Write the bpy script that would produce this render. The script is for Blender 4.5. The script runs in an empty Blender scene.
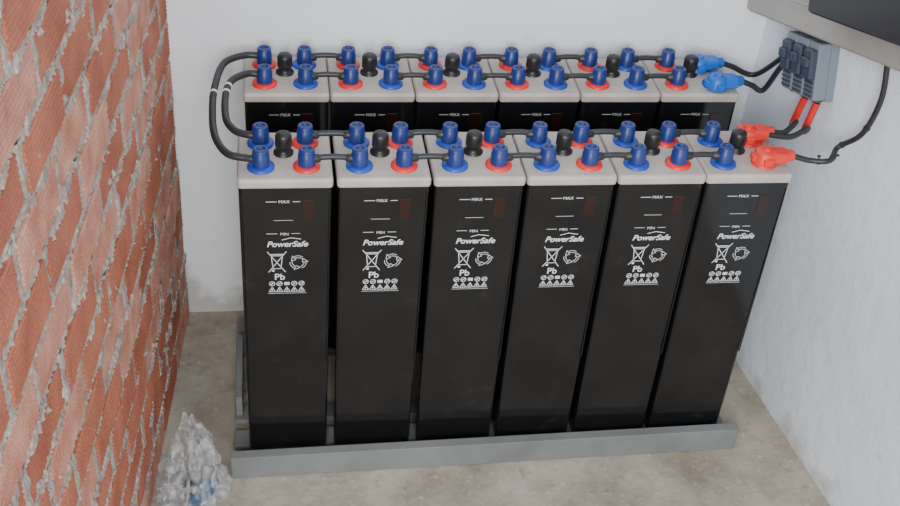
import bpy, math, random
from mathutils import Vector, Matrix, noise
random.seed(4)
# ---------------- materials ----------------
def mat(name,col,rough=.5,metal=0,spec=.5,noise_amt=0,noise_scale=20,col2=None,bump=0,bump_scale=60,alpha=1):
    m=bpy.data.materials.new(name); m.use_nodes=True
    nt=m.node_tree; b=nt.nodes['Principled BSDF']
    b.inputs['Base Color'].default_value=(*col,1); b.inputs['Roughness'].default_value=rough
    b.inputs['Metallic'].default_value=metal; b.inputs['Specular IOR Level'].default_value=spec
    b.inputs['Alpha'].default_value=alpha
    tc=nt.nodes.new('ShaderNodeTexCoord')
    if col2 is not None:
        n=nt.nodes.new('ShaderNodeTexNoise'); n.inputs['Scale'].default_value=noise_scale; n.inputs['Detail'].default_value=8
        nt.links.new(tc.outputs['Object'],n.inputs['Vector'])
        cr=nt.nodes.new('ShaderNodeValToRGB'); cr.color_ramp.elements[0].position=.5-noise_amt; cr.color_ramp.elements[1].position=.5+noise_amt
        cr.color_ramp.elements[0].color=(*col,1); cr.color_ramp.elements[1].color=(*col2,1)
        nt.links.new(n.outputs['Fac'],cr.inputs['Fac']); nt.links.new(cr.outputs['Color'],b.inputs['Base Color'])
    if bump:
        n=nt.nodes.new('ShaderNodeTexNoise'); n.inputs['Scale'].default_value=bump_scale; n.inputs['Detail'].default_value=6
        nt.links.new(tc.outputs['Object'],n.inputs['Vector'])
        bp=nt.nodes.new('ShaderNodeBump'); bp.inputs['Strength'].default_value=bump; bp.inputs['Distance'].default_value=.01
        nt.links.new(n.outputs['Fac'],bp.inputs['Height']); nt.links.new(bp.outputs['Normal'],b.inputs['Normal'])
    return m
def case_mat():
    # glossy dark styrene
    m=bpy.data.materials.new('black_case_plastic'); m.use_nodes=True; nt=m.node_tree; b=nt.nodes['Principled BSDF']; N=nt.nodes.new; L=nt.links.new
    tc=N('ShaderNodeTexCoord'); oi=N('ShaderNodeObjectInfo'); va=N('ShaderNodeVectorMath'); va.operation='ADD'
    mu=N('ShaderNodeMath'); mu.operation='MULTIPLY'; mu.inputs[1].default_value=37; L(oi.outputs['Random'],mu.inputs[0])
    L(tc.outputs['Object'],va.inputs[0]); L(mu.outputs[0],va.inputs[1])
    n=N('ShaderNodeTexNoise'); n.inputs['Scale'].default_value=16; n.inputs['Detail'].default_value=14; n.inputs['Roughness'].default_value=.75; L(va.outputs[0],n.inputs['Vector'])
    cr=N('ShaderNodeValToRGB'); e=cr.color_ramp.elements; e[0].position=.56; e[1].position=.9; e[0].color=(.0075,.0075,.0082,1); e[1].color=(.035,.035,.034,1); L(n.outputs['Fac'],cr.inputs['Fac']); L(cr.outputs['Color'],b.inputs['Base Color'])
    n2=N('ShaderNodeTexNoise'); n2.inputs['Scale'].default_value=3; L(va.outputs[0],n2.inputs['Vector'])
    m2=N('ShaderNodeMapRange'); m2.inputs['To Min'].default_value=.06; m2.inputs['To Max'].default_value=.16; L(n2.outputs['Fac'],m2.inputs['Value']); L(m2.outputs[0],b.inputs['Roughness'])
    bp=N('ShaderNodeBump'); bp.inputs['Strength'].default_value=.18; bp.inputs['Distance'].default_value=.02; L(n2.outputs['Fac'],bp.inputs['Height']); L(bp.outputs['Normal'],b.inputs['Normal'])
    b.inputs['Specular IOR Level'].default_value=.5
    return m
M_case=case_mat()
M_lid=mat('grey_lid_plastic',(.37,.325,.295),.5,col2=(.47,.425,.39),noise_amt=.2,noise_scale=14,bump=.05)
M_blue=mat('blue_plastic',(.010,.028,.155),.36)
M_bluer=mat('blue_ring_plastic',(.010,.055,.38),.4)
M_red=mat('red_ring_plastic',(.68,.022,.018),.4)
M_blk=mat('black_rubber',(.020,.020,.022),.45)
M_vent=mat('black_vent_plastic',(.012,.012,.013),.4)
M_txt=mat('white_print',(.60,.61,.63),.5)
M_dred=mat('dark_red_indicator',(.022,.006,.0055),.2)
M_hb=mat('blue_connector_plastic',(.004,.12,.52),.4)
M_hr=mat('red_connector_plastic',(.72,.030,.020),.4)
M_rack=mat('grey_rack_paint',(.14,.147,.147),.8,col2=(.20,.208,.207),noise_amt=.25,noise_scale=7,bump=.08,spec=.2)
M_duct=mat('grey_duct_pvc',(.27,.262,.245),.5,col2=(.34,.33,.31),noise_amt=.2,noise_scale=6)
M_fuse=mat('grey_fuse_plastic',(.16,.195,.235),.45)
M_fused=mat('dark_fuse_plastic',(.035,.048,.07),.4)
M_inv=mat('dark_inverter_metal',(.012,.012,.016),.35)
M_tie=mat('white_tie_plastic',(.7,.7,.68),.5)
M_slv=mat('red_sleeve',(.6,.02,.015),.45)

# ---------------- mesh builder ----------------
class MB:
    def __init__(s): s.v=[];s.f=[];s.m=[];s.mats=[];s.sm=[]
    def mi(s,m):
        if m not in s.mats: s.mats.append(m)
        return s.mats.index(m)
    def add(s,vs,fs,m,smooth=False):
        o=len(s.v); s.v+=[tuple(v) for v in vs]; k=s.mi(m)
        for f in fs: s.f.append([o+i for i in f]); s.m.append(k); s.sm.append(smooth)
    def loft(s,rings,m,smooth=False,cap=True,closed=True):
        n=len(rings[0]); vs=[v for r in rings for v in r]; fs=[]
        for a in range(len(rings)-1):
            for i in range(n if closed else n-1):
                j=(i+1)%n; fs.append([a*n+i,a*n+j,(a+1)*n+j,(a+1)*n+i])
        s.add(vs,fs,m,smooth)
        if cap:
            s.add(rings[0][::-1],[list(range(n))],m); s.add(rings[-1],[list(range(n))],m)
    def rrect(s,cx,cy,hx,hy,r,z,k=4):
        out=[]
        for qx,qy,a0 in ((1,1,0),(-1,1,90),(-1,-1,180),(1,-1,270)):
            for i in range(k+1):
                a=math.radians(a0+90*i/k); out.append(Vector((cx+qx*(hx-r)+r*math.cos(a),cy+qy*(hy-r)+r*math.sin(a),z)))
        return out
    def box(s,c,h,m,rot=None,bev=.002):
        b=min(bev,min(h)*.45); R=rot or Matrix.Identity(3); c=Vector(c)
        rings=[]
        for (z,ins) in ((-h[2],b),(-h[2]+b,0),(h[2]-b,0),(h[2],b)):
            hx,hy=h[0]-ins,h[1]-ins; q=b
            pts=[(hx,-hy+q),(hx,hy-q),(hx-q,hy),(-hx+q,hy),(-hx,hy-q),(-hx,-hy+q),(-hx+q,-hy),(hx-q,-hy)]
            rings.append([c+R@Vector((a,d,z)) for a,d in pts])
        s.loft(rings,m)
    def lathe(s,base,axis,prof,m,n=20,smooth=True):
        ax=Vector(axis).normalized(); t=ax.orthogonal().normalized(); b=ax.cross(t); base=Vector(base)
        rings=[[base+ax*h+(t*math.cos(2*math.pi*i/n)+b*math.sin(2*math.pi*i/n))*r for i in range(n)] for h,r in prof]
        s.loft(rings,m,smooth)
    def tube(s,pts,rad,m,n=10,sub=8):
        P=[Vector(q) for q in pts]; path=[]
        for i in range(len(P)-1):
            p0=P[max(i-1,0)];p1=P[i];p2=P[i+1];p3=P[min(i+2,len(P)-1)]
            for k in range(sub):
                t=k/sub; path.append(.5*((2*p1)+(p2-p0)*t+(2*p0-5*p1+4*p2-p3)*t*t+(3*p1-p0-3*p2+p3)*t**3))
        path.append(P[-1]); rings=[]; prev=None
        for i,q in enumerate(path):
            d=(path[min(i+1,len(path)-1)]-path[max(i-1,0)]).normalized()
            if prev is None: u=d.orthogonal().normalized()
            else: u=(prev-d*prev.dot(d)).normalized()
            prev=u; w=d.cross(u)
            rings.append([q+(u*math.cos(2*math.pi*k/n)+w*math.sin(2*math.pi*k/n))*rad for k in range(n)])
        s.loft(rings,m,True); return path
    def mesh(s,name):
        me=bpy.data.meshes.new(name); me.from_pydata(s.v,[],s.f)
        for m in s.mats: me.materials.append(m)
        me.polygons.foreach_set('material_index',s.m); me.polygons.foreach_set('use_smooth',s.sm); me.update(); return me
    def obj(s,name,loc=(0,0,0),parent=None):
        return placeobj(name,s.mesh(name),loc,parent)
def placeobj(name,me,loc,parent=None):
    o=bpy.data.objects.new(name,me); bpy.context.collection.objects.link(o)
    if parent: o.parent=parent; o.location=Vector(loc)-parent.location
    else: o.location=loc
    return o

# ---------------- constants ----------------
P=.215; G=.388; H=.858; Z0=.022; WB=.615
LZ=H+.020
PX=(.054,.156); PY=(.048,.150)

# ---------------- label ----------------
def text_to(mb,txt,x,z,size,m,shear=0,bold=0,yy=-.0008):
    cu=bpy.data.curves.new('t','FONT'); cu.body=txt; cu.size=size; cu.align_x='CENTER'; cu.shear=shear; cu.offset=bold
    ob=bpy.data.objects.new('t',cu); bpy.context.collection.objects.link(ob)
    dg=bpy.context.evaluated_depsgraph_get(); me=ob.evaluated_get(dg).to_mesh()
    mb.add([(v.co.x+x,yy,v.co.y+z) for v in me.vertices],[list(q.vertices) for q in me.polygons],m)
    bpy.data.objects.remove(ob)
def line(mb,a,b,w,m,yy=-.0008):
    a=Vector(a);b=Vector(b);d=(b-a).normalized();n=Vector((-d.y,d.x))*w/2
    mb.add([(q.x,yy,q.y) for q in (a-n,b-n,b+n,a+n)],[[0,1,2,3]],m)
def poly(mb,pts,w,m,close=True):
    for i in range(len(pts)-(0 if close else 1)): line(mb,pts[i],pts[(i+1)%len(pts)],w,m)
def label(mb):
    T=M_txt; cx=.108
    text_to(mb,'MAX',cx-.004,H-.045,.012,T)
    z=H-.041
    line(mb,(cx-.045,z),(cx-.020,z),.0016,T); line(mb,(cx+.015,z),(cx+.032,z),.0016,T)
    line(mb,(cx-.028,H-.092),(cx+.016,H-.092),.0010,T)
    text_to(mb,'MIN',cx-.004,H-.134,.011,T)
    line(mb,(cx-.045,H-.129),(cx-.020,H-.129),.0013,T); line(mb,(cx+.012,H-.129),(cx+.032,H-.129),.0013,T)
    text_to(mb,'PowerSafe',cx+.002,H-.166,.0220,T,shear=.25,bold=.0005)
    poly(mb,[(cx-.010,H-.147),(cx+.01,H-.141),(cx+.034,H-.145)],.0018,T,False)
    bx,bz=cx-.022,H-.210
    poly(mb,[(bx-.013,bz+.018),(bx+.013,bz+.018),(bx+.009,bz-.019),(bx-.009,bz-.019)],.0018,T)
    line(mb,(bx-.016,bz+.022),(bx+.016,bz+.022),.0026,T)
    line(mb,(bx-.022,bz+.030),(bx+.020,bz-.030),.0020,T); line(mb,(bx+.022,bz+.030),(bx-.020,bz-.030),.0020,T)
    line(mb,(bx-.012,bz-.025),(bx-.006,bz-.025),.006,T)
    rx,rz=cx+.027,H-.212
    for k in range(3):
        a0=math.radians(90+120*k)
        c=[(rx+.0165*math.cos(a0+math.radians(d)),rz+.0165*math.sin(a0+math.radians(d))) for d in (-40,-14,14,34)]
        off=.0028
        for sgn in (-1,1): poly(mb,[(q[0]+sgn*off*math.cos(a0),q[1]+sgn*off*math.sin(a0)) for q in c],.0014,T,False)
        e=c[-1]; a1=a0+math.radians(74); q=a0+math.radians(36)
        poly(mb,[(e[0]+.007*math.cos(q),e[1]+.007*math.sin(q)),(e[0]-.007*math.cos(q),e[1]-.007*math.sin(q)),(rx+.016*math.cos(a1),rz+.016*math.sin(a1))],.0014,T)
    text_to(mb,'Pb',cx-.016,H-.262,.025,T,bold=.0004)
    for k in range(5):
        ix=cx-.034+.0172*k; iz=H-.274
        if k==2: line(mb,(ix-.006,iz),(ix+.006,iz),.009,T)
        else: poly(mb,[(ix+.0065*math.cos(a*math.pi/4),iz+.0065*math.sin(a*math.pi/4)) for a in range(8)],.0018,T); line(mb,(ix-.004,iz-.003),(ix+.004,iz+.003),.0026,T)
        iz=H-.292
        poly(mb,[(ix-.0075,iz-.006),(ix+.0075,iz-.006),(ix,iz+.008)],.0018,T); line(mb,(ix,iz-.003),(ix,iz+.003),.0026,T)
    line(mb,(cx-.044,H-.303),(cx+.046,H-.303),.0010,T)

def cell_mesh(name,redleft,lastcap=True):
    mb=MB(); cx=.1075; cy=.100
    R=[]
    for z,hx,hy in ((Z0,.096,.090),(Z0+.01,.100,.096),(Z0+.06,.1005,.0965),(H-.3,.1025,.0985),(H,.104,.100)):
        R.append(mb.rrect(cx,cy,hx,hy,.008,z))
    mb.loft(R,M_case)
    mb.loft([mb.rrect(cx,cy,hx,hy,r_,z) for hx,hy,r_,z in ((.1055,.103,.008,H-.003),(.1065,.104,.009,H+.002),(.1065,.104,.009,H+.013),(.1045,.102,.008,H+.018),(.101,.0985,.007,LZ))],M_lid)
    for sx in (-1,1): mb.box((cx+sx*.0985,-.0002,(H+Z0)/2+.14),(.0015,.0012,(H-Z0)/2-.16),M_case)
    for i,px in enumerate(PX):
        ring=M_red if (i==0)==redleft else M_bluer
        for j,py in enumerate(PY):
            mb.lathe((px,py,LZ-.002),(0,0,1),[(0,.031),(.006,.031),(.009,.028),(.010,.020)],ring,24)
            if i==1 and not lastcap:
                mb.lathe((px,py,LZ),(0,0,1),[(0,.018),(.02,.018)],M_blk,16)
            else:
                mb.lathe((px,py,LZ),(0,0,1),[(0,.0205),(.004,.0200),(.034,.0195),(.036,.0180),(.046,.0178),(.049,.0160),(.049,.010),(.046,.009)],M_blue,22)
    c=(cx-.002,.108,LZ-.002)
    mb.lathe(c,(0,0,1),[(0,.023),(.006,.023),(.008,.0165),(.020,.0165),(.022,.0195),(.048,.0190),(.054,.016),(.057,.008)],M_vent,20)
    mb.box((.158,.0009,H-.066),(.0135,.0015,.028),M_dred,bev=.001)
    label(mb)
    return mb.mesh(name)
ME={(r_,l_):cell_mesh('battery_cell_mesh',r_,l_) for r_ in (False,True) for l_ in (False,True)}
F=[];Bk=[]
dxs=(-.010,-.004,0,.001,.002,.001)
for i in range(6): F.append(placeobj('battery_cell',ME[(False,i<5)],(i*P+dxs[i],0,0)))
for i in range(6): Bk.append(placeobj('battery_cell',ME[(True,i<5)],(i*P+.001,G,0)))

# ---------------- intercell connectors (children of the cells) ----------------
for row,cells in ((0,F),(G,Bk)):
    for py in PY:
        for i in range(5):
            mb=MB(); za=LZ+.023
            xa=cells[i].location.x+PX[1]; xb=cells[i+1].location.x+PX[0]; xm=(xa+xb)/2
            dz=random.uniform(-.001,.002)
            mb.tube([(xa+.012,row+py,za),(xa+.035,row+py,za+.003+dz),(xm,row+py,za+.004+dz),(xb-.035,row+py,za+.003+dz),(xb-.012,row+py,za)],.0070,M_blk,12,5)
            for x0,s_ in ((xa,1),(xb,-1)): mb.lathe((x0+s_*.016,row+py,za),(s_,0,0),[(0,.0105),(.014,.0095),(.016,.007)],M_blk,14)
            mb.obj('intercell_connector',(0,0,0),cells[i])

# ---------------- cables ----------------
def cable(name,pts,rad=.0085,ties=(),sleeves=(),parent=None,tm=None):
    mb=MB(); path=mb.tube(pts,rad,M_blk,12,10)
    for t in ties:
        k=int(t*(len(path)-2)); d=(path[k+1]-path[k])
        mb.lathe(path[k],d,[(-.003,rad+.0015),(.003,rad+.0015)],tm or M_tie,12)
        o=d.normalized().orthogonal(); mb.box(path[k]+o*(rad+.003),(.004,.003,.003),tm or M_tie)
    for a,b,sm in sleeves:
        k0=int(a*(len(path)-1)); k1=int(b*(len(path)-1)); mb.tube(path[k0:k1+1:2],rad+.002,sm,12,2)
    return mb.obj(name,(0,0,0),parent)
zt=LZ+.026; fx=F[0].location.x+PX[0]
cable('jumper_cable',[(PX[0]-.012,G+PY[1],zt),(PX[0]-.05,G+PY[1]-.003,zt+.002),(-.045,G+.10,zt+.004),(-.064,G-.02,zt+.006),(-.067,.25,zt+.003),(-.058,.14,zt),(-.03,.070,zt-.002),(fx-.03,PY[0]+.004,zt-.004),(fx-.012,PY[0],zt-.004)],.0088,ties=(.42,),parent=Bk[0])
cable('jumper_cable',[(PX[0]-.012,G+PY[0],zt),(PX[0]-.04,G+PY[0]-.002,zt+.004),(-.025,G+.0,zt+.008),(-.038,G-.07,zt+.005),(-.035,.22,zt),(-.015,.170,zt-.002),(fx-.03,PY[1]+.002,zt-.003),(fx-.012,PY[1],zt-.003)],.0088,ties=(.35,.42),parent=Bk[0])

def hood(name,x,y,m,ang,parent):
    mb=MB(); z=LZ+.004
    mb.lathe((x,y,z),(0,0,1),[(0,.029),(.010,.029),(.014,.027),(.028,.0265),(.033,.023),(.035,.013)],m,24)
    d=Vector((math.cos(ang),math.sin(ang),0)); R=Matrix.Rotation(ang,3,'Z')
    mb.box(Vector((x,y,z+.018))+d*.034,(.020,.021,.014),m,R,.004)
    mb.lathe(Vector((x,y,z+.018))+d*.048,d,[(0,.0155),(.020,.014),(.022,.0125)],m,16)
    for a2 in (90,-90,180):
        d2=Matrix.Rotation(math.radians(a2),3,'Z')@d
        mb.box(Vector((x,y,z+.014))+d2*.026,(.008,.011,.009),m,Matrix.Rotation(ang+math.radians(a2),3,'Z'),.003)
    mb.lathe((x,y,z+.034),(0,0,1),[(0,.013),(.006,.012)],m,6,False)
    mb.obj(name,(0,0,0),parent); return Vector((x,y,z+.018))+d*.066
X5=5*P+PX[1]
eb1=hood('blue_terminal_connector',X5-.020,G+PY[1]-.020,M_hb,.05,Bk[5])
eb2=hood('blue_terminal_connector',X5+.001,G+PY[0]-.020,M_hb,.05,Bk[5])
er1=hood('red_terminal_connector',X5-.012,PY[1],M_hr,.10,F[5])
er2=hood('red_terminal_connector',X5,PY[0],M_hr,-.02,F[5])

# ---------------- rack ----------------
mb=MB()
RR=Matrix.Rotation(.018,3,'Z')
mb.box((.637,-.046,.038),(.687,.014,.037),M_rack,RR,.0015)
for yy in (.055,.150,.43,.53): mb.box((.637,yy,.014),(.680,.030,.0072),M_rack)
for xx in (.03,.637,1.245): mb.box((xx,.285,.0035),(.03,.30,.003),M_rack,bev=.001)
mb.box((-.030,.26,.062),(.009,.13,.034),M_rack)
mb.box((-.018,.26,.025),(.02,.012,.012),M_rack)
mb.obj('battery_rack')

# ---------------- room ----------------
def wallmat(name,c1,c2,dirt,gh=.16,ga=.28):
    m=bpy.data.materials.new(name); m.use_nodes=True; nt=m.node_tree; b=nt.nodes['Principled BSDF']; b.inputs['Roughness'].default_value=.85
    tc=nt.nodes.new('ShaderNodeTexCoord'); N=nt.nodes.new; L=nt.links.new
    n1=N('ShaderNodeTexNoise'); n1.inputs['Scale'].default_value=2.2; n1.inputs['Detail'].default_value=10; L(tc.outputs['Object'],n1.inputs['Vector'])
    r1=N('ShaderNodeValToRGB'); r1.color_ramp.elements[0].position=.35; r1.color_ramp.elements[1].position=.65; r1.color_ramp.elements[0].color=(*c1,1); r1.color_ramp.elements[1].color=(*c2,1); L(n1.outputs['Fac'],r1.inputs['Fac'])
    sp=N('ShaderNodeSeparateXYZ'); L(tc.outputs['Object'],sp.inputs[0])
    n2=N('ShaderNodeTexNoise'); n2.inputs['Scale'].default_value=9; n2.inputs['Detail'].default_value=10; L(tc.outputs['Object'],n2.inputs['Vector'])
    mr=N('ShaderNodeMapRange'); mr.inputs['From Min'].default_value=0; mr.inputs['From Max'].default_value=gh; mr.inputs['To Min'].default_value=ga; mr.inputs['To Max'].default_value=-.08; L(sp.outputs['Z'],mr.inputs['Value'])
    ad=N('ShaderNodeMath'); ad.operation='ADD'; L(n2.outputs['Fac'],ad.inputs[0]); L(mr.outputs[0],ad.inputs[1])
    r2=N('ShaderNodeValToRGB'); r2.color_ramp.elements[0].position=.60; r2.color_ramp.elements[1].position=.80; r2.color_ramp.elements[0].color=(0,0,0,1); r2.color_ramp.elements[1].color=(.75,.75,.75,1); L(ad.outputs[0],r2.inputs['Fac'])
    mx=N('ShaderNodeMix'); mx.data_type='RGBA'; L(r2.outputs['Color'],mx.inputs['Factor']); L(r1.outputs['Color'],mx.inputs['A']); mx.inputs['B'].default_value=(*dirt,1); L(mx.outputs['Result'],b.inputs['Base Color'])
    n3=N('ShaderNodeTexNoise'); n3.inputs['Scale'].default_value=14; n3.inputs['Detail'].default_value=12; n3.inputs['Roughness'].default_value=.55; L(tc.outputs['Object'],n3.inputs['Vector'])
    bp=N('ShaderNodeBump'); bp.inputs['Strength'].default_value=.38; bp.inputs['Distance'].default_value=.013; L(n3.outputs['Fac'],bp.inputs['Height']); L(bp.outputs['Normal'],b.inputs['Normal'])
    return m
M_wall=wallmat('white_plaster',(.70,.73,.76),(.78,.81,.84),(.40,.37,.33),.24,.40)
def floor_mat():
    m=bpy.data.materials.new('concrete_floor'); m.use_nodes=True; nt=m.node_tree; b=nt.nodes['Principled BSDF']; b.inputs['Roughness'].default_value=.9
    N=nt.nodes.new; L=nt.links.new; tc=N('ShaderNodeTexCoord')
    n1=N('ShaderNodeTexNoise'); n1.inputs['Scale'].default_value=4; n1.inputs['Detail'].default_value=14; n1.inputs['Roughness'].default_value=.66; L(tc.outputs['Object'],n1.inputs['Vector'])
    r1=N('ShaderNodeValToRGB'); e=r1.color_ramp.elements; e[0].position=.34; e[1].position=.66; e[0].color=(.22,.185,.14,1); e[1].color=(.42,.38,.31,1); L(n1.outputs['Fac'],r1.inputs['Fac'])
    n2=N('ShaderNodeTexNoise'); n2.inputs['Scale'].default_value=45; n2.inputs['Detail'].default_value=8; L(tc.outputs['Object'],n2.inputs['Vector'])
    r2=N('ShaderNodeValToRGB'); e=r2.color_ramp.elements; e[0].position=.60; e[1].position=.74; e[0].color=(0,0,0,1); e[1].color=(.5,.5,.5,1); L(n2.outputs['Fac'],r2.inputs['Fac'])
    mx=N('ShaderNodeMix'); mx.data_type='RGBA'; L(r2.outputs['Color'],mx.inputs['Factor']); L(r1.outputs['Color'],mx.inputs['A']); mx.inputs['B'].default_value=(.53,.505,.46,1)
    n4=N('ShaderNodeTexNoise'); n4.inputs['Scale'].default_value=26; n4.inputs['Detail'].default_value=9; L(tc.outputs['Object'],n4.inputs['Vector'])
    r4=N('ShaderNodeValToRGB'); e=r4.color_ramp.elements; e[0].position=.26; e[1].position=.42; e[0].color=(.5,.5,.5,1); e[1].color=(0,0,0,1); L(n4.outputs['Fac'],r4.inputs['Fac'])
    m2=N('ShaderNodeMix'); m2.data_type='RGBA'; L(r4.outputs['Color'],m2.inputs['Factor']); L(mx.outputs['Result'],m2.inputs['A']); m2.inputs['B'].default_value=(.13,.11,.085,1)
    L(m2.outputs['Result'],b.inputs['Base Color'])
    bp=N('ShaderNodeBump'); bp.inputs['Strength'].default_value=.35; bp.inputs['Distance'].default_value=.008; L(n2.outputs['Fac'],bp.inputs['Height']); L(bp.outputs['Normal'],b.inputs['Normal'])
    return m
mb=MB(); mb.box((.65,-1.2,-.05),(1.9,2.2,.05),floor_mat(),bev=.001); mb.obj('floor')
mb=MB(); mb.box((.65,WB+.06,1.2),(1.5,.06,1.25),M_wall,bev=.001); mb.obj('wall_back')
A=Vector((1.42,WB,0)); T=Vector((.10,-.885,0)).normalized(); Nn=Vector((T.y,-T.x,0))
RW=Matrix((T,-Nn,Vector((0,0,1)))).transposed()
def wp(s,d,z): return A+T*s+Nn*d+Vector((0,0,z))
M_wall2=wallmat('white_plaster_side',(.68,.74,.82),(.76,.815,.89),(.46,.45,.43),.12,.26)
mb=MB(); mb.box(wp(1.4,-.06,1.2),(1.5,.06,1.25),M_wall2,RW,.001); mb.obj('wall_right')

# brick wall
M_brick=mat('red_brick',(.27,.072,.038),.85,col2=(.44,.145,.082),noise_amt=.22,noise_scale=9,bump=.5,bump_scale=120)
M_brick2=mat('pale_brick',(.36,.12,.072),.85,col2=(.54,.28,.20),noise_amt=.2,noise_scale=14,bump=.5,bump_scale=120)
M_mort=mat('mortar',(.22,.185,.155),.95,col2=(.45,.39,.335),noise_amt=.2,noise_scale=30,bump=.9,bump_scale=90)
B0=Vector((-.188,WB,0)); BT=Vector((-.06,-.765,0)).normalized(); BN=Vector((-BT.y,BT.x,0))
def bw(s,d,z): return B0+BT*s+BN*d+Vector((0,0,z))
mb=MB()
RB=Matrix((BT,-BN,Vector((0,0,1)))).transposed()
mb.box(bw(1.15,-.068,1.0),(1.2,.06,1.05),M_mort,RB,.001)
CH=.108; BL=.262; MJ=.020
nz=int(2.05/CH)
for c in range(nz):
    z0=c*CH+.004; off=(.5*BL if c%2 else 0)+random.uniform(-.02,.02)
    s=-off
    while s<2.3:
        a=max(s,0)+.001; b_=min(s+BL-MJ,2.3)
        if b_-a>.02:
            zb=z0+random.uniform(-.003,.003); zt_=zb+CH-MJ; d0=random.uniform(-.002,.005)
            prof=[(-.02,zb),(d0-.003,zb),(d0,zb+.003)]
            ng=7; gh=(zt_-zb-.008)/ng
            for g in range(ng):
                q=zb+.004+g*gh; prof+= [(d0,q+gh*.15),(d0-.0022,q+gh*.35),(d0-.0022,q+gh*.65),(d0,q+gh*.85)]
            prof+=[(d0,zt_-.003),(d0-.003,zt_),(-.02,zt_)]
            tl=random.uniform(-.003,.003)
            mb.loft([[bw(a,dd-.003,zz) for dd,zz in prof],[bw(a+.003,dd,zz) for dd,zz in prof],[bw(b_-.003,dd,zz+tl) for dd,zz in prof],[bw(b_,dd-.003,zz+tl) for dd,zz in prof]],M_brick if random.random()<.68 else M_brick2)
            if b_<2.28:
                rr=[]; K=14
                for k in range(K+1):
                    zz=z0-.006+(CH)*k/K; w=.013+.010*noise.noise(Vector((b_*7,zz*30,c)))+.006*noise.noise(Vector((b_*7,zz*90,c+9)))
                    h=.001+.008*noise.noise(Vector((b_*9+5,zz*45,c)))
                    cc=b_+MJ/2
                    rr.append([bw(cc-w,-.006,zz),bw(cc-w*.7,h*.8,zz),bw(cc,h,zz),bw(cc+w*.7,h*.8,zz),bw(cc+w,-.006,zz)])
                mb.loft(rr,M_mort,False,False,False)
        s+=BL
for c in range(nz+1):
    zc_=c*CH-.006; rr=[]; K=420
    for k in range(K+1):
        s=2.3*k/K; n1=noise.noise(Vector((s*13,c*3.7,0))); n2=noise.noise(Vector((s*75,c*5.1,3))); n3=noise.noise(Vector((s*28,c*2.1,9))); n4=noise.noise(Vector((s*140,c*1.3,5)))
        w1=.015+.012*n1+.007*n2; w2=.014+.010*n3+.006*n4; h=.000+.009*n1+.006*n4
        rr.append([bw(s,-.008,zc_-w1),bw(s,h*.7+.002*n4,zc_-w1*.8),bw(s,h-.002,zc_-.3*w1),bw(s,h+.005*n3,zc_+.3*w2),bw(s,h*.8+.001,zc_+w2*.8),bw(s,-.008,zc_+w2)])
    mb.loft(rr,M_mort,False,False,False)
for k in range(220):
    s=random.uniform(0,2.2); z=round(random.uniform(.1,1.9)/CH)*CH+random.uniform(-.035,.035); rad=random.uniform(.004,.012)
    rings=[]
    for q in range(4):
        rr_=rad*(1,.85,.5,.12)[q]; rings.append([bw(s+rr_*1.3*math.cos(i*math.pi/4)*(1+.35*noise.noise(Vector((k,i,0)))),-.002+.0035*q*.6+.001*(q>2),z+rr_*math.sin(i*math.pi/4)*(1+.35*noise.noise(Vector((k,i,7))))) for i in range(8)])
    mb.loft(rings,M_mort,True)
mb.obj('wall_left')

# ---------------- wall duct, fuse switch, inverter ----------------
sl=math.radians(14)
U=T*math.cos(sl)+Vector((0,0,math.sin(sl))); V=-T*math.sin(sl)+Vector((0,0,math.cos(sl)))
RD=Matrix((U,-Nn,V)).transposed(); D0=wp(0,0,1.01)
def dp(u,d,v): return D0+U*u+Nn*d+V*v
mb=MB(); mb.box(dp(.62,.031,.038),(.62,.0305,.036),M_duct,RD,.003)
mb.box(dp(.62,.064,.038),(.62,.003,.030),M_duct,RD,.001)
mb.obj('cable_duct')
mb=MB(); mb.box(dp(.95,.075,.265),(.52,.074,.18),M_inv,RD,.006)
mb.box(dp(.95,.152,.33),(.30,.003,.09),M_fused,RD,.001)
mb.lathe(dp(.50,.06,.09),-V,[(0,.016),(.010,.014)],M_fused,16)
mb.lathe(dp(.62,.06,.09),-V,[(0,.016),(.010,.014)],M_fused,16)
mb.obj('solar_inverter')
mb=MB()
mb.box(dp(.285,.012,-.082),(.080,.011,.076),M_fuse,RD,.002)
for k in range(3):
    u=.231+.054*k
    mb.box(dp(u,.040,-.082),(.025,.018,.072),M_fuse,RD,.003)
    mb.box(dp(u,.064,-.064),(.020,.010,.038),M_fused,RD,.004)
    mb.box(dp(u,.078,-.058),(.015,.006,.012),M_fused,RD,.003)
    for q in range(4): mb.box(dp(u,.060,-.110-.011*q),(.018,.003,.0028),M_fused,RD,.001)
    mb.lathe(dp(u,.030,-.150),-V,[(0,.014),(.012,.013)],M_fused,14)
fs=mb.obj('fuse_switch_disconnector')
cable('battery_cable',[eb1,eb1+Vector((.035,.0,-.012)),wp(.09,.05,.865),dp(.165,.035,-.085),dp(.205,.035,-.045)],.0075,parent=Bk[5])
cable('battery_cable',[eb2,eb2+Vector((.035,.0,-.014)),wp(.15,.05,.850),dp(.170,.045,-.115),dp(.205,.045,-.085)],.0075,parent=Bk[5])
cable('battery_cable',[er1,er1+Vector((.04,.01,-.008)),er1+Vector((.09,.06,-.008)),dp(.265,.045,-.24),dp(.285,.030,-.165)],.0075,sleeves=((.70,1,M_slv),),parent=F[5])
cable('battery_cable',[er1+Vector((-.01,-.012,0)),er1+Vector((.05,-.010,-.008)),er1+Vector((.11,.03,-.008)),dp(.325,.045,-.24),dp(.340,.030,-.165)],.0075,sleeves=((.70,1,M_slv),),parent=F[5])
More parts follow.
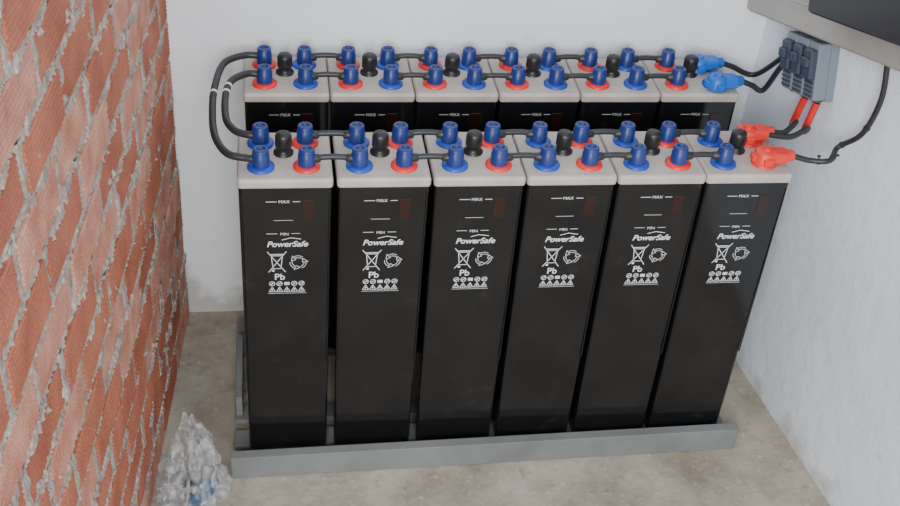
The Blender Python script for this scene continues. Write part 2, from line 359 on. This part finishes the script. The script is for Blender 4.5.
cable('battery_cable',[er2,er2+Vector((.045,-.010,-.008)),er2+Vector((.09,-.02,-.002)),wp(.53,.05,.900),wp(.57,.025,.96),wp(.59,.020,1.06),wp(.585,.030,1.150)],.0068,ties=(.25,.4,.55,.72),parent=F[5],tm=M_blk)

# ---------------- plastic bag ----------------
def bagmat():
    m=bpy.data.materials.new('clear_plastic_film'); m.use_nodes=True; nt=m.node_tree; b=nt.nodes['Principled BSDF']
    b.inputs['Base Color'].default_value=(.56,.57,.59,1); b.inputs['Roughness'].default_value=.10
    tc=nt.nodes.new('ShaderNodeTexCoord'); n=nt.nodes.new('ShaderNodeTexNoise'); n.inputs['Scale'].default_value=16; n.inputs['Detail'].default_value=4; n.inputs['Distortion'].default_value=1.8
    nt.links.new(tc.outputs['Object'],n.inputs['Vector']); r_=nt.nodes.new('ShaderNodeMapRange'); r_.inputs['From Min'].default_value=.40; r_.inputs['From Max'].default_value=.68; r_.inputs['To Min'].default_value=.10; r_.inputs['To Max'].default_value=.65
    nt.links.new(n.outputs['Fac'],r_.inputs['Value']); nt.links.new(r_.outputs[0],b.inputs['Alpha'])
    bp=nt.nodes.new('ShaderNodeBump'); bp.inputs['Strength'].default_value=.6; bp.inputs['Distance'].default_value=.01; nt.links.new(n.outputs['Fac'],bp.inputs['Height']); nt.links.new(bp.outputs['Normal'],b.inputs['Normal'])
    return m
M_bag=bagmat()
M_bb=mat('blue_packet',(.012,.075,.20),.3); M_bg=mat('grey_packet',(.13,.14,.155),.4,col2=(.03,.03,.036),noise_amt=.1,noise_scale=30)
mb=MB(); bc=Vector((-.146,-.152,0)); rings=[]
NR=40; NS=64
for a in range(NR+1):
    t=a/NR
    rad=.079*(1-.62*max(0,t-.35)/.65)*(min(1,(t+.02)*6)**.5) ; z=.003+.235*t
    ring=[]
    for i in range(NS):
        an=2*math.pi*i/NS; d=Vector((math.cos(an),math.sin(an),0))
        q=Vector((d.x*2.0,d.y*2.0,t*3.0))
        k=1+.26*noise.noise(q)+.32*abs(noise.noise(q*1.9))+.12*math.sin(an*6+t*5)*t+.08*noise.noise(q*5)
        zz=z+.06*noise.noise(Vector((d.x*1.5,d.y*1.5,5)))*t*1.6+.014*noise.noise(q*3+Vector((9,9,9)))*t
        v=bc+Vector((d.x*rad*k+.006*t,d.y*rad*k*1.1+.02*t,max(zz,.002)))
        dd=(v-B0).dot(BN)
        if dd<.010: v+=BN*(.010-dd)
        if v.y>-.076 and v.x>-.062: v.x=-.062
        ring.append(v)
    rings.append(ring)
mb.loft(rings,M_bag,False,False)
mb.box(bc+Vector((.028,-.006,.052)),(.026,.014,.046),M_bb,Matrix.Rotation(.5,3,'Y')@Matrix.Rotation(.4,3,'Z'),.008)
mb.box(bc+Vector((-.016,.010,.054)),(.020,.024,.046),M_bg,Matrix.Rotation(-.3,3,'Y')@Matrix.Rotation(.9,3,'Z'),.008)
mb.box(bc+Vector((.000,-.020,.080)),(.026,.010,.034),M_bg,Matrix.Rotation(.8,3,'X'),.004)
mb.obj('plastic_bag')

# ---------------- camera ----------------
p,yw,rl=.633,.187,.092
fwd=Vector((math.sin(yw)*math.cos(p),math.cos(yw)*math.cos(p),-math.sin(p)))
rt=Vector((math.cos(yw),-math.sin(yw),0)); up=rt.cross(fwd)
r2=rt*math.cos(rl)+up*math.sin(rl); u2=-rt*math.sin(rl)+up*math.cos(rl)
C=Vector((.065,-2.207,2.312))
cd=bpy.data.cameras.new('camera'); cam=bpy.data.objects.new('camera',cd); bpy.context.collection.objects.link(cam)
cd.sensor_width=36; cd.lens=1174/900*36; cd.clip_start=.05
M=Matrix((r2,u2,-fwd)).transposed().to_4x4(); M.translation=C; cam.matrix_world=M
bpy.context.scene.camera=cam

# ---------------- light ----------------
w=bpy.data.worlds.new('world'); bpy.context.scene.world=w; w.use_nodes=True
w.node_tree.nodes['Background'].inputs[0].default_value=(.87,.94,1,1); w.node_tree.nodes['Background'].inputs[1].default_value=1.45
def area(name,loc,tgt,size,en,col):
    l=bpy.data.lights.new(name,'AREA'); l.shape='RECTANGLE'; l.size=size[0]; l.size_y=size[1]; l.energy=en; l.color=col
    o=bpy.data.objects.new(name,l); bpy.context.collection.objects.link(o); o.location=loc
    o.rotation_euler=(Vector(tgt)-Vector(loc)).to_track_quat('-Z','Y').to_euler(); return o
area('added_area_light',(-.2,-3.4,2.3),(.8,.3,.6),(1.5,1.6),165,(1,.995,.98))  # soft area light added out of view behind the camera; no doorway there
